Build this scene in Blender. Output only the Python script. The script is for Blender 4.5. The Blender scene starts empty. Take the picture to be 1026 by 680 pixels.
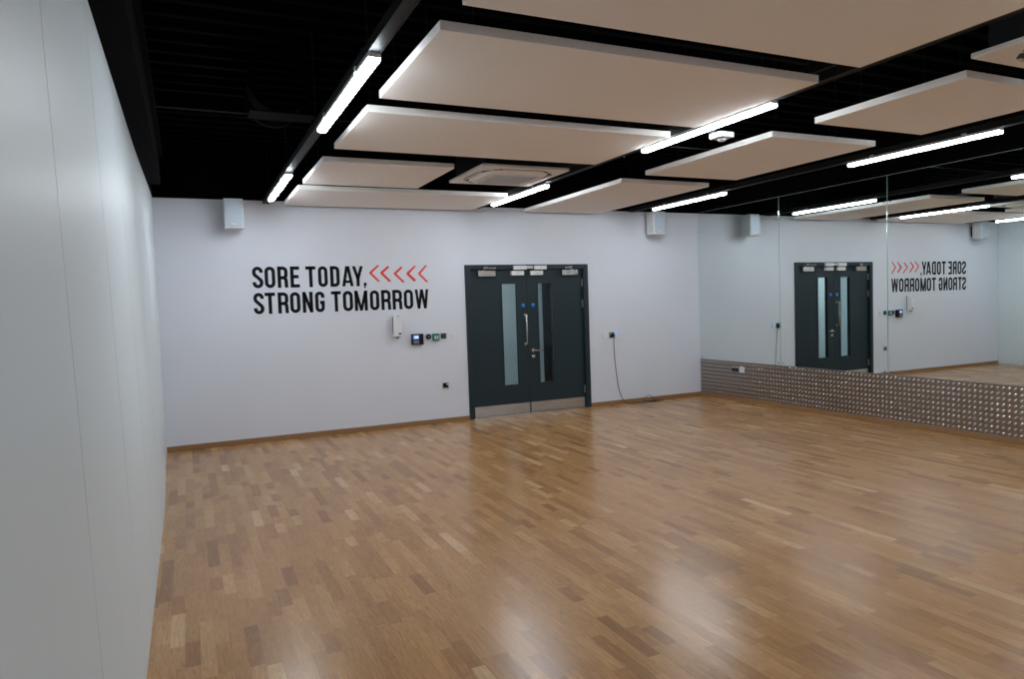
import bpy, bmesh, math, random
import numpy as np
from mathutils import Vector, Matrix

SC = bpy.context.scene
COL = SC.collection
R = math.radians

# ------------------------------------------------------------------ camera
W = 7.738            # room width, x of the mirror face
H = 2.902            # height of the painted wall, black above
F_PX = 702.87
CAM = Vector((0.2854, -8.9417, 1.5697))
yaw, pitch, roll = R(24.79), R(-2.915), R(-1.921)
fw = Vector((math.sin(yaw) * math.cos(pitch), math.cos(yaw) * math.cos(pitch), math.sin(pitch)))
rt = Vector((math.cos(yaw), -math.sin(yaw), 0))
up = rt.cross(fw)
r2 = rt * math.cos(roll) + up * math.sin(roll)
u2 = -rt * math.sin(roll) + up * math.cos(roll)
cd = bpy.data.cameras.new('camera')
cam = bpy.data.objects.new('camera', cd)
COL.objects.link(cam)
cd.sensor_fit = 'HORIZONTAL'
cd.sensor_width = 36
cd.lens = 36 * F_PX / 1026
cd.clip_start = 0.02
m = Matrix((r2, u2, -fw)).transposed().to_4x4()
m.translation = CAM
cam.matrix_world = m
SC.camera = cam

# ------------------------------------------------------------------ light and exposure
wd = bpy.data.worlds.new('world')
SC.world = wd
wd.use_nodes = True
wd.node_tree.nodes['Background'].inputs[0].default_value = (0.0, 0.0, 0.0, 1)
wd.node_tree.nodes['Background'].inputs[1].default_value = 0.0
TUBE = 66.0           # strength of the ceiling tubes
HALL = 17.0            # strength of the added lamp that brightens the hallway behind the doors
SC.view_settings.view_transform = 'Standard'
SC.view_settings.look = 'None'
SC.view_settings.exposure = 0.0
SC.view_settings.gamma = 1.0
SC.view_settings.use_curve_mapping = False
SC.cycles.max_bounces = 12
SC.cycles.diffuse_bounces = 6
SC.cycles.glossy_bounces = 6
SC.cycles.sample_clamp_indirect = 8.0
SC.cycles.blur_glossy = 0.5


# ------------------------------------------------------------------ materials
def mat(name, col, rough=0.5, metal=0.0, emit=None, estr=0.0, coat=0.0, spec=0.5):
    mt = bpy.data.materials.new(name)
    mt.use_nodes = True
    b = mt.node_tree.nodes['Principled BSDF']
    b.inputs['Base Color'].default_value = (*col, 1)
    b.inputs['Roughness'].default_value = rough
    b.inputs['Metallic'].default_value = metal
    b.inputs['Specular IOR Level'].default_value = spec
    if coat:
        b.inputs['Coat Weight'].default_value = coat
        b.inputs['Coat Roughness'].default_value = 0.1
    if emit:
        b.inputs['Emission Color'].default_value = (*emit, 1)
        b.inputs['Emission Strength'].default_value = estr
    return mt


def mottled(mt, scale, amount, bump=0.0, bscale=80):
    """a little uneven tone and surface, so that nothing is dead flat"""
    nt = mt.node_tree
    b = nt.nodes['Principled BSDF']
    base = b.inputs['Base Color'].default_value[:]
    tc = nt.nodes.new('ShaderNodeTexCoord')
    n = nt.nodes.new('ShaderNodeTexNoise')
    n.inputs['Scale'].default_value = scale
    n.inputs['Detail'].default_value = 5
    nt.links.new(tc.outputs['Object'], n.inputs['Vector'])
    mx = nt.nodes.new('ShaderNodeMix')
    mx.data_type = 'RGBA'
    mx.inputs['A'].default_value = tuple(c * (1 - amount) for c in base[:3]) + (1,)
    mx.inputs['B'].default_value = tuple(min(1, c * (1 + amount)) for c in base[:3]) + (1,)
    nt.links.new(n.outputs['Fac'], mx.inputs['Factor'])
    nt.links.new(mx.outputs['Result'], b.inputs['Base Color'])
    if bump:
        n2 = nt.nodes.new('ShaderNodeTexNoise')
        n2.inputs['Scale'].default_value = bscale
        n2.inputs['Detail'].default_value = 3
        nt.links.new(tc.outputs['Object'], n2.inputs['Vector'])
        bp = nt.nodes.new('ShaderNodeBump')
        bp.inputs['Strength'].default_value = bump
        bp.inputs['Distance'].default_value = 0.002
        nt.links.new(n2.outputs['Fac'], bp.inputs['Height'])
        nt.links.new(bp.outputs['Normal'], b.inputs['Normal'])
    return mt


def floor_material():
    mt = bpy.data.materials.new('oak_strip_floor')
    mt.use_nodes = True
    nt = mt.node_tree
    L = nt.links
    b = nt.nodes['Principled BSDF']

    def M(op, a, c=None, d=None):
        n = nt.nodes.new('ShaderNodeMath')
        n.operation = op
        for i, v in enumerate((a, c, d)):
            if v is None:
                continue
            if isinstance(v, (int, float)):
                n.inputs[i].default_value = v
            else:
                L.new(v, n.inputs[i])
        return n.outputs[0]
    tc = nt.nodes.new('ShaderNodeTexCoord')
    sp = nt.nodes.new('ShaderNodeSeparateXYZ')
    L.new(tc.outputs['Object'], sp.inputs[0])
    X, Y = sp.outputs[0], sp.outputs[1]
    sx = M('DIVIDE', X, 0.066)
    row = M('FLOOR', sx)
    fx = M('FRACT', sx)

    def white(v, dim='1D'):
        n = nt.nodes.new('ShaderNodeTexWhiteNoise')
        n.noise_dimensions = dim
        L.new(v, n.inputs['W' if dim == '1D' else 'Vector'])
        return n
    wr = white(row)
    r1 = wr.outputs['Value']
    rc = nt.nodes.new('ShaderNodeSeparateColor')
    L.new(wr.outputs['Color'], rc.inputs[0])
    # the length along the strip, warped so that blocks differ in length
    ya = M('ADD', M('DIVIDE', Y, 0.36), M('MULTIPLY', r1, 37.0))
    wob = M('MULTIPLY', M('SINE', M('ADD', M('MULTIPLY', ya, 2.3), M('MULTIPLY', rc.outputs[1], 40))), 0.27)
    wob2 = M('MULTIPLY', M('SINE', M('ADD', M('MULTIPLY', ya, 0.9), M('MULTIPLY', rc.outputs[2], 40))), 0.4)
    yy = M('ADD', M('ADD', ya, wob), wob2)
    seg = M('FLOOR', yy)
    fy = M('FRACT', yy)
    cv = nt.nodes.new('ShaderNodeCombineXYZ')
    L.new(row, cv.inputs[0])
    L.new(seg, cv.inputs[1])
    wb = white(cv.outputs[0], '3D')
    bc = nt.nodes.new('ShaderNodeSeparateColor')
    L.new(wb.outputs['Color'], bc.inputs[0])
    ramp = nt.nodes.new('ShaderNodeValToRGB')
    L.new(wb.outputs['Value'], ramp.inputs[0])
    cr = ramp.color_ramp
    stops = [(0.0, (0.285, 0.140, 0.055)), (0.05, (0.330, 0.165, 0.066)), (0.25, (0.400, 0.206, 0.082)),
             (0.70, (0.455, 0.240, 0.097)), (0.94, (0.510, 0.283, 0.122)), (1.0, (0.62, 0.39, 0.20))]
    cr.elements[0].position, cr.elements[0].color = stops[0][0], (*stops[0][1], 1)
    cr.elements[1].position, cr.elements[1].color = stops[-1][0], (*stops[-1][1], 1)
    for p_, c_ in stops[1:-1]:
        e = cr.elements.new(p_)
        e.color = (*c_, 1)
    # grain stretched along the block, its own piece of timber each
    gv = nt.nodes.new('ShaderNodeCombineXYZ')
    L.new(M('ADD', M('MULTIPLY', X, 70.0), M('MULTIPLY', bc.outputs[0], 90)), gv.inputs[0])
    L.new(M('ADD', M('MULTIPLY', Y, 5.0), M('MULTIPLY', bc.outputs[1], 90)), gv.inputs[1])
    L.new(M('MULTIPLY', bc.outputs[2], 50), gv.inputs[2])
    g = nt.nodes.new('ShaderNodeTexNoise')
    g.inputs['Scale'].default_value = 1.0
    g.inputs['Detail'].default_value = 4
    g.inputs['Distortion'].default_value = 2.2
    L.new(gv.outputs[0], g.inputs['Vector'])
    gs = nt.nodes.new('ShaderNodeMapRange')
    gs.inputs['From Min'].default_value = 0.3
    gs.inputs['From Max'].default_value = 0.7
    gs.inputs['To Min'].default_value = 0.74
    gs.inputs['To Max'].default_value = 1.20
    L.new(g.outputs['Fac'], gs.inputs['Value'])
    # joints
    ex = M('MINIMUM', fx, M('SUBTRACT', 1.0, fx))
    ey = M('MINIMUM', fy, M('SUBTRACT', 1.0, fy))
    jx = M('LESS_THAN', ex, 0.012)
    jy = M('LESS_THAN', ey, 0.003)
    j = M('MAXIMUM', jx, jy)
    # wider joints between the boards, three strips each
    jf = M('SUBTRACT', 1.0, M('MULTIPLY', j, 0.22))
    tone = M('MULTIPLY', gs.outputs[0], jf)
    mx = nt.nodes.new('ShaderNodeMix')
    mx.data_type = 'RGBA'
    mx.blend_type = 'MULTIPLY'
    mx.inputs['Factor'].default_value = 1
    L.new(ramp.outputs['Color'], mx.inputs['A'])
    cc = nt.nodes.new('ShaderNodeCombineColor')
    for i in range(3):
        L.new(tone, cc.inputs[i])
    L.new(cc.outputs[0], mx.inputs['B'])
    L.new(mx.outputs['Result'], b.inputs['Base Color'])
    # satin lacquer, slightly uneven
    n = nt.nodes.new('ShaderNodeTexNoise')
    n.inputs['Scale'].default_value = 3.0
    n.inputs['Detail'].default_value = 6
    L.new(tc.outputs['Object'], n.inputs['Vector'])
    mr = nt.nodes.new('ShaderNodeMapRange')
    mr.inputs['To Min'].default_value = 0.19
    mr.inputs['To Max'].default_value = 0.29
    L.new(n.outputs['Fac'], mr.inputs['Value'])
    L.new(mr.outputs[0], b.inputs['Roughness'])
    b.inputs['Specular IOR Level'].default_value = 0.37
    bp = nt.nodes.new('ShaderNodeBump')
    bp.inputs['Strength'].default_value = 0.08
    bp.inputs['Distance'].default_value = 0.001
    L.new(M('SUBTRACT', g.outputs['Fac'], j), bp.inputs['Height'])
    L.new(bp.outputs['Normal'], b.inputs['Normal'])
    return mt


def oak_material():
    mt = mat('oak_skirting', (0.30, 0.165, 0.075), 0.45, spec=0.3)
    nt = mt.node_tree
    b = nt.nodes['Principled BSDF']
    tc = nt.nodes.new('ShaderNodeTexCoord')
    mp = nt.nodes.new('ShaderNodeMapping')
    mp.inputs['Scale'].default_value = (4, 4, 60)
    n = nt.nodes.new('ShaderNodeTexNoise')
    n.inputs['Detail'].default_value = 5
    rp = nt.nodes.new('ShaderNodeValToRGB')
    rp.color_ramp.elements[0].color = (0.22, 0.115, 0.05, 1)
    rp.color_ramp.elements[1].color = (0.38, 0.215, 0.105, 1)
    nt.links.new(tc.outputs['Object'], mp.inputs[0])
    nt.links.new(mp.outputs[0], n.inputs['Vector'])
    nt.links.new(n.outputs['Fac'], rp.inputs[0])
    nt.links.new(rp.outputs[0], b.inputs['Base Color'])
    return mt


def brushed_steel(name, base, rough, scale=(1, 300, 300)):
    mt = mat(name, base, rough, 1.0)
    nt = mt.node_tree
    b = nt.nodes['Principled BSDF']
    tc = nt.nodes.new('ShaderNodeTexCoord')
    mp = nt.nodes.new('ShaderNodeMapping')
    mp.inputs['Scale'].default_value = scale
    n = nt.nodes.new('ShaderNodeTexNoise')
    n.inputs['Scale'].default_value = 2
    mr = nt.nodes.new('ShaderNodeMapRange')
    mr.inputs['To Min'].default_value = max(0.02, rough - 0.12)
    mr.inputs['To Max'].default_value = rough + 0.12
    nt.links.new(tc.outputs['Object'], mp.inputs[0])
    nt.links.new(mp.outputs[0], n.inputs['Vector'])
    nt.links.new(n.outputs['Fac'], mr.inputs['Value'])
    nt.links.new(mr.outputs[0], b.inputs['Roughness'])
    return mt


M_WALL = mottled(mat('white_wall_paint', (0.72, 0.745, 0.82), 0.6), 1.6, 0.035, 0.25, 120)
M_BLACK = mottled(mat('black_ceiling_paint', (0.0006, 0.0006, 0.0007), 0.85, spec=0.04), 4, 0.2)
M_BLACK2 = mottled(mat('black_steel_paint', (0.0009, 0.0009, 0.0010), 0.7, spec=0.08), 6, 0.2)
M_BLACK3 = mottled(mat('black_mineral_textured', (0.003, 0.003, 0.003), 0.9, spec=0.1), 40, 0.8)
M_PART = mottled(mat('partition_laminate', (0.655, 0.72, 0.75), 0.42, spec=0.35), 1.5, 0.02, 0.1, 30)
M_SEAM = mat('partition_seam_trim', (0.14, 0.24, 0.38), 0.4)
M_FLOOR = floor_material()
M_OAK = oak_material()
M_RAFT = mottled(mat('white_acoustic_fabric', (0.90, 0.87, 0.85), 0.95), 60, 0.03, 0.4, 300)
M_RAFTEDGE = mottled(mat('acoustic_panel_edge', (0.74, 0.75, 0.76), 0.9), 60, 0.03)
M_TUBE = mat('lit_diffuser', (0.9, 0.9, 0.9), 0.5, emit=(0.86, 0.94, 1.0), estr=TUBE)
M_LAMPBODY = mat('lamp_housing', (0.62, 0.63, 0.65), 0.45)
M_TRUNK = mat('grey_trunking_paint', (0.016, 0.016, 0.017), 0.5, spec=0.15)
M_WIRE = mat('steel_wire', (0.012, 0.012, 0.013), 0.6, 0.2, spec=0.2)
M_DOOR = mottled(mat('dark_green_grey_door', (0.015, 0.029, 0.036), 0.45, spec=0.3), 3, 0.06)
M_DOORFR = mottled(mat('door_frame_paint', (0.014, 0.028, 0.035), 0.42, spec=0.3), 3, 0.06)
M_STEEL = brushed_steel('brushed_steel', (0.62, 0.62, 0.62), 0.30)
M_CHROME = mat('satin_chrome', (0.66, 0.64, 0.62), 0.22, 1.0)
M_BRONZE = mat('dull_nickel', (0.42, 0.38, 0.34), 0.35, 1.0)
M_BLUE = mat('blue_sign_plastic', (0.01, 0.17, 0.60), 0.4)
M_SIGNW = mat('sign_white_print', (0.75, 0.8, 0.85), 0.5)
M_WHITE = mottled(mat('white_plastic', (0.78, 0.78, 0.80), 0.35), 10, 0.02)
M_SPEAK = mottled(mat('white_speaker_cabinet', (0.66, 0.66, 0.66), 0.5), 10, 0.02)
M_GRILLE = mottled(mat('speaker_mesh_grille', (0.46, 0.52, 0.60), 0.55, 0.2), 300, 0.25, 0.3, 400)
M_YEL = mat('yellow_badge', (0.85, 0.75, 0.05), 0.4)
M_GREYP = mat('grey_plastic', (0.30, 0.31, 0.33), 0.45)
M_DARKP = mottled(mat('black_plastic', (0.004, 0.0045, 0.005), 0.4, spec=0.25), 20, 0.1)
M_INK = mottled(mat('black_vinyl', (0.003, 0.004, 0.006), 0.6, spec=0.15), 20, 0.1)
M_RED = mottled(mat('red_vinyl', (0.78, 0.045, 0.030), 0.5), 20, 0.05)
M_GREEN = mat('green_plastic', (0.0, 0.16, 0.11), 0.4)
M_SCREEN = mat('lit_screen', (0.05, 0.1, 0.3), 0.3, emit=(0.22, 0.42, 1.0), estr=0.7)
M_SCREENW = mat('lit_screen_text', (0.8, 0.85, 1.0), 0.3, emit=(0.75, 0.85, 1.0), estr=0.9)
M_LED = mat('blue_indicator_light', (0.1, 0.4, 0.9), 0.3, emit=(0.15, 0.5, 1.0), estr=0.55)
M_ACW = mottled(mat('air_conditioner_plastic', (0.78, 0.74, 0.70), 0.45), 6, 0.02)
M_ACD = mat('air_conditioner_slot', (0.02, 0.02, 0.02), 0.6)
M_ACG = mat('air_conditioner_louvre', (0.55, 0.56, 0.58), 0.4)
M_MIRROR = mat('silvered_glass', (0.80, 0.855, 0.84), 0.0, 1.0)
M_MEDGE = mat('mirror_glass_edge', (0.45, 0.62, 0.58), 0.08, 0.6)
M_TREAD = mottled(mat('tread_plate_metal', (0.27, 0.235, 0.205), 0.40, 1.0), 5, 0.12)
M_TREADTOP = mat('tread_plate_glint_lozenge', (0.76, 0.76, 0.76), 0.18, 1.0)  # polished lozenges, lighter than the sheet: their highlights are put into the colour
M_CABLE = mat('brown_black_cable', (0.05, 0.042, 0.038), 0.5)
M_HALLW = mottled(mat('hallway_wall_paint', (0.72, 0.78, 0.80), 0.6), 1, 0.02)
M_HALLF = mottled(mat('hallway_floor', (0.16, 0.17, 0.18), 0.5), 5, 0.1)
M_HALLD = mottled(mat('hallway_dark_door', (0.012, 0.020, 0.026), 0.4), 5, 0.1)
M_HALLFILL = mat('hallway_fill_diffuser', (0.9, 0.9, 0.9), 0.5, emit=(0.90, 0.97, 1.0), estr=HALL)


def glass_material():
    mt = bpy.data.materials.new('vision_glass')
    mt.use_nodes = True
    nt = mt.node_tree
    b = nt.nodes['Principled BSDF']
    tr = nt.nodes.new('ShaderNodeBsdfTransparent')
    tr.inputs[0].default_value = (0.78, 0.84, 0.84, 1)
    gl = nt.nodes.new('ShaderNodeBsdfGlossy')
    gl.inputs['Roughness'].default_value = 0.02
    fr = nt.nodes.new('ShaderNodeFresnel')
    ge = nt.nodes.new('ShaderNodeNewGeometry')
    mi = nt.nodes.new('ShaderNodeMapRange')      # the same index from both sides of the thin pane
    mi.inputs['To Min'].default_value = 1.45
    mi.inputs['To Max'].default_value = 1 / 1.45
    nt.links.new(ge.outputs['Backfacing'], mi.inputs['Value'])
    nt.links.new(mi.outputs[0], fr.inputs[0])
    ms = nt.nodes.new('ShaderNodeMixShader')
    nt.links.new(fr.outputs[0], ms.inputs[0])
    nt.links.new(tr.outputs[0], ms.inputs[1])
    nt.links.new(gl.outputs[0], ms.inputs[2])
    nt.links.new(ms.outputs[0], nt.nodes['Material Output'].inputs[0])
    nt.nodes.remove(b)
    return mt


M_GLASS = glass_material()


# ------------------------------------------------------------------ mesh helpers
class MB:
    """collects shapes in world coordinates; build() links them as one mesh object"""

    def __init__(self):
        self.v = []
        self.f = []
        self.m = []
        self.s = []

    def add(self, vs, fs, mi=0, smooth=False):
        o = len(self.v)
        self.v += [tuple(map(float, p)) for p in vs]
        for f in fs:
            self.f.append([i + o for i in f])
            self.m.append(mi)
            self.s.append(smooth)
        return self

    def box(self, x0, x1, y0, y1, z0, z1, mi=0, ch=0.0):
        x0, x1 = min(x0, x1), max(x0, x1)
        y0, y1 = min(y0, y1), max(y0, y1)
        z0, z1 = min(z0, z1), max(z0, z1)
        if ch <= 0:
            vs = [(x, y, z) for z in (z0, z1) for x, y in ((x0, y0), (x1, y0), (x1, y1), (x0, y1))]
            fs = [(3, 2, 1, 0), (4, 5, 6, 7), (0, 1, 5, 4), (1, 2, 6, 5), (2, 3, 7, 6), (3, 0, 4, 7)]
            return self.add(vs, fs, mi)
        bm = bmesh.new()
        bmesh.ops.create_cube(bm, size=1)
        for v in bm.verts:
            v.co = Vector(((x0 + x1) / 2 + v.co.x * (x1 - x0), (y0 + y1) / 2 + v.co.y * (y1 - y0), (z0 + z1) / 2 + v.co.z * (z1 - z0)))
        bmesh.ops.bevel(bm, geom=bm.edges[:], offset=ch, segments=2, affect='EDGES', profile=0.5)
        bm.verts.index_update()
        self.add([v.co[:] for v in bm.verts], [[v.index for v in f.verts] for f in bm.faces], mi)
        bm.free()
        return self

    def prism(self, pts, d0, d1, axis=1, mi=0):
        """polygon pts in the plane across `axis`, extruded from d0 to d1"""
        def P(a, b, d):
            return {0: (d, a, b), 1: (a, d, b), 2: (a, b, d)}[axis]
        n = len(pts)
        vs = [P(a, b, d0) for a, b in pts] + [P(a, b, d1) for a, b in pts]
        fs = [list(range(n))[::-1], list(range(n, 2 * n))]
        for i in range(n):
            k = (i + 1) % n
            fs.append((i, k, n + k, n + i))
        return self.add(vs, fs, mi)

    def cyl(self, p0, p1, r0, r1=None, n=20, mi=0, caps=True, smooth=True):
        r1 = r0 if r1 is None else r1
        p0, p1 = Vector(p0), Vector(p1)
        d = (p1 - p0).normalized()
        a = d.orthogonal().normalized()
        b = d.cross(a)
        vs = []
        for p, r in ((p0, r0), (p1, r1)):
            for i in range(n):
                t = 2 * math.pi * i / n
                vs.append(p + a * (r * math.cos(t)) + b * (r * math.sin(t)))
        self.add(vs, [(i, (i + 1) % n, n + (i + 1) % n, n + i) for i in range(n)], mi, smooth)
        if caps:
            self.add(vs, [list(range(n))[::-1], list(range(n, 2 * n))], mi)
        return self

    def tube(self, pts, r, n=8, mi=0):
        pts = [Vector(p) for p in pts]
        rings = []
        a = (pts[1] - pts[0]).orthogonal().normalized()
        for i, p in enumerate(pts):
            d = (pts[min(i + 1, len(pts) - 1)] - pts[max(i - 1, 0)]).normalized()
            a = (a - d * a.dot(d)).normalized()
            b = d.cross(a)
            rings.append([p + a * (r * math.cos(2 * math.pi * k / n)) + b * (r * math.sin(2 * math.pi * k / n)) for k in range(n)])
        vs = [v for rg in rings for v in rg]
        fs = []
        for i in range(len(pts) - 1):
            for k in range(n):
                fs.append((i * n + k, i * n + (k + 1) % n, (i + 1) * n + (k + 1) % n, (i + 1) * n + k))
        fs += [list(range(n))[::-1], list(range((len(pts) - 1) * n, len(pts) * n))]
        return self.add(vs, fs, mi, True)

    def lathe(self, c, prof, axis, n=28, mi=0):
        """prof = [(distance along axis, radius)...] about the point c"""
        c = Vector(c)
        d = Vector(axis).normalized()
        a = d.orthogonal().normalized()
        b = d.cross(a)
        vs = []
        for h, r in prof:
            for i in range(n):
                t = 2 * math.pi * i / n
                vs.append(c + d * h + a * (r * math.cos(t)) + b * (r * math.sin(t)))
        fs = []
        for k in range(len(prof) - 1):
            for i in range(n):
                fs.append((k * n + i, k * n + (i + 1) % n, (k + 1) * n + (i + 1) % n, (k + 1) * n + i))
        fs += [list(range(n))[::-1], list(range((len(prof) - 1) * n, len(prof) * n))]
        return self.add(vs, fs, mi, True)

    def build(self, name, mats, parent=None, origin=None):
        if not isinstance(mats, (list, tuple)):
            mats = [mats]
        if parent is not None:
            o_ = world_origin(parent)
        elif origin is not None:
            o_ = Vector(origin)
        else:
            xs, ys, zs = zip(*self.v)
            o_ = Vector(((min(xs) + max(xs)) / 2, (min(ys) + max(ys)) / 2, min(zs)))
        me = bpy.data.meshes.new(name)
        me.from_pydata([(Vector(v) - o_)[:] for v in self.v], [], self.f)
        for mt in mats:
            me.materials.append(mt)
        me.polygons.foreach_set('material_index', self.m)
        me.polygons.foreach_set('use_smooth', self.s)
        bm = bmesh.new()
        bm.from_mesh(me)
        bmesh.ops.recalc_face_normals(bm, faces=bm.faces[:])
        bm.to_mesh(me)
        bm.free()
        ob = bpy.data.objects.new(name, me)
        COL.objects.link(ob)
        if parent is not None:
            ob.parent = parent
        else:
            ob.location = o_
        return ob


def world_origin(o):
    p = Vector((0, 0, 0))
    while o is not None:
        p += o.location
        o = o.parent
    return p


def thing(name, label, cat, loc, group=None):
    o = bpy.data.objects.new(name, None)
    o.empty_display_size = 0.1
    COL.objects.link(o)
    o.location = loc
    o['label'] = label
    o['category'] = cat
    if group:
        o['group'] = group
    return o


def tag(o, label, cat, group=None):
    o['label'] = label
    o['category'] = cat
    if group:
        o['group'] = group
    return o


def structure(o):
    o['kind'] = 'structure'
    return o


def copy_tree(o, parent=None):
    c = o.copy()
    COL.objects.link(c)
    c.parent = parent
    for ch in list(o.children):
        copy_tree(ch, c)
    return c


# ================================================================== THE SETTING
Y_REAR = -12.6
Z_TOP = 3.55
DL, DR, DT = 3.738, 5.671, 2.115       # outer edge of the door frame

# floor
f = MB()
f.box(-0.1, W + 0.1, Y_REAR, 0.0, -0.05, 0.0)
structure(f.build('floor', M_FLOOR, origin=(0, 0, 0)))

# back wall (with the doorway): light paint to 2.9 m, black above
b = MB()
b.box(-0.1, DL + 0.02, 0, 0.12, -0.05, H)
b.box(DR - 0.02, W + 0.1, 0, 0.12, -0.05, H)
b.box(DL + 0.02, DR - 0.02, 0, 0.12, DT - 0.02, H)
b.box(-0.1, W + 0.1, 0.0, 0.12, H, Z_TOP + 0.3, 1)
structure(b.build('wall_back', [M_WALL, M_BLACK], origin=(0, 0, 0)))

# rear wall behind the camera
b = MB()
b.box(-0.1, W + 0.1, Y_REAR - 0.1, Y_REAR, -0.05, H)
b.box(-0.1, W + 0.1, Y_REAR - 0.1, Y_REAR, H, Z_TOP + 0.3, 1)
structure(b.build('wall_front', [M_WALL, M_BLACK], origin=(0, 0, 0)))

# right wall carrying mirrors and tread plate
b = MB()
b.box(W + 0.0065, W + 0.12, Y_REAR, 0, -0.05, H + 0.012)
b.box(W + 0.001, W + 0.12, Y_REAR, 0, H + 0.012, Z_TOP + 0.3, 1)
structure(b.build('wall_right', [M_WALL, M_BLACK], origin=(0, 0, 0)))


# left wall: tall laminate partition panels with slim joints
def part_x(y, z):
    t = min(1.0, max(0.0, -y / 3.0))
    t = t * t * (3 - 2 * t)
    return (0.046 - 0.070 * z / 2.9) * t


b = MB()
seams = [0.0, -0.95, -2.12, -3.29, -4.46, -5.63, -6.80, -7.97, -9.14, -10.31, -11.48, Y_REAR]
for ya, yb in zip(seams[:-1], seams[1:]):
    n = 4
    g = 0.003
    ys = [ya - g + (yb - ya + 2 * g) * k / n for k in range(n + 1)]
    zs = [0.0, 1.45, H]
    for i in range(n):
        for j_ in range(2):
            q = [(part_x(ys[i], zs[j_]), ys[i], zs[j_]), (part_x(ys[i + 1], zs[j_]), ys[i + 1], zs[j_]),
                 (part_x(ys[i + 1], zs[j_ + 1]), ys[i + 1], zs[j_ + 1]), (part_x(ys[i], zs[j_ + 1]), ys[i], zs[j_ + 1])]
            back = [(-0.08, y_, z_) for _, y_, z_ in q]
            b.add(q + back, [(0, 1, 2, 3), (7, 6, 5, 4), (0, 4, 5, 1), (2, 6, 7, 3), (1, 5, 6, 2), (0, 3, 7, 4)], 0)
for ys_ in seams[1:-1]:
    b.add([(part_x(ys_, z) - 0.003, ys_ + s * 0.0032, z) for z in (0, H) for s in (-1, 1)] +
          [(-0.05, ys_ + s * 0.003, z) for z in (0, H) for s in (-1, 1)],
          [(0, 1, 3, 2), (4, 6, 7, 5), (0, 2, 6, 4), (1, 5, 7, 3)], 1)
b.box(-0.1, -0.08, Y_REAR, 0, -0.05, Z_TOP + 0.3, 2)
structure(b.build('wall_left', [M_PART, M_SEAM, M_BLACK], origin=(0, 0, 0)))
# black floor track of the partition
b = MB()
b.box(-0.08, 0.0, Y_REAR, 0, 0, 0.012)
structure(b.build('trim_1', M_BLACK2, origin=(0, 0, 0)))

# black bulkhead over the partition
b = MB()
b.box(-0.08, 0.115, Y_REAR, -0.9, H, Z_TOP)
b.box(-0.08, 0.0, -0.9, 0, H, Z_TOP)
b.box(0.115, 0.15, Y_REAR, -0.9, H + 0.28, H + 0.32)
structure(b.build('trim_2', M_BLACK, origin=(0, 0, 0)))

# ceiling: black ribbed steel deck, ribs across the room
prof = []
y = 0.0
while y > Y_REAR:
    prof += [(y, Z_TOP), (y - 0.055, Z_TOP), (y - 0.075, Z_TOP + 0.07), (y - 0.225, Z_TOP + 0.07)]
    y -= 0.245
prof += [(y, Z_TOP)]
b = MB()
vs = [(x, yy, zz) for x in (-0.1, W + 0.1) for yy, zz in prof]
n = len(prof)
b.add(vs, [(i, i + 1, n + i + 1, n + i) for i in range(n - 1)])
b.box(-0.1, W + 0.1, Y_REAR - 0.5, 0.1, Z_TOP + 0.1, Z_TOP + 0.2)
structure(b.build('ceiling', M_BLACK, origin=(0, 0, 0)))


# skirtings
def skirt(name, x0, x1, y0, y1):
    b = MB()
    b.box(x0, x1, y0, y1, 0.0, 0.0585, ch=0.003)
    return structure(b.build(name, M_OAK, origin=((x0 + x1) / 2, (y0 + y1) / 2, 0)))


skirt('baseboard_back_left', 0.0, DL, -0.020, 0)
skirt('baseboard_back_right', DR, W, -0.020, 0)
skirt('baseboard_right', W - 0.018, W + 0.006, Y_REAR, -0.020)

# hallway behind the doors
b = MB()
b.box(1.0, 9.0, 0.0, 1.9, -0.05, -0.002)
structure(b.build('floor_hallway', M_HALLF, origin=(0, 0, 0)))
b = MB()
b.box(1.0, 5.80, 1.72, 1.82, -0.02, 2.6)
b.box(6.9, 9.0, 1.72, 1.82, -0.02, 2.6)
b.box(5.80, 6.9, 1.72, 1.82, 2.3, 2.6)
b.box(1.0, 1.1, 0.12, 1.72, -0.02, 2.6)
b.box(8.9, 9.0, 0.12, 1.72, -0.02, 2.6)
structure(b.build('wall_hallway', M_HALLW, origin=(0, 0, 0)))
b = MB()
b.box(1.0, 9.0, 0.12, 1.9, 2.6, 2.65)
structure(b.build('ceiling_hallway', M_HALLW, origin=(0, 0, 0)))
hd = bpy.data.objects.new('door_2', None)
COL.objects.link(hd)
hd.location = (6.35, 1.75, 0)
structure(hd)
MB().box(5.80, 5.87, 1.70, 1.80, 0, 2.3).box(6.83, 6.9, 1.70, 1.80, 0, 2.3).box(5.87, 6.83, 1.70, 1.80, 2.24, 2.3).build('door_frame', M_DOORFR, hd)
MB().box(5.87, 6.83, 1.755, 1.80, 0.005, 2.24).build('door_leaf', M_HALLD, hd)
MB().cyl((6.0, 1.755, 1.0), (6.0, 1.70, 1.0), 0.01).cyl((6.0, 1.70, 1.0), (6.12, 1.70, 1.0), 0.01).build('handle', M_CHROME, hd)

hl = thing('ceiling_light', 'unseen lit panel added to brighten the hallway beyond the doors', 'ceiling light', (4.0, 0.9, 2.56))  # added out of view to light the hallway behind the door glass
MB().box(3.1, 4.3, 0.6, 1.2, 2.565, 2.6).build('housing', M_LAMPBODY, hl)
MB().box(3.12, 4.28, 0.62, 1.18, 2.558, 2.566).build('diffuser', M_HALLFILL, hl)

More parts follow.
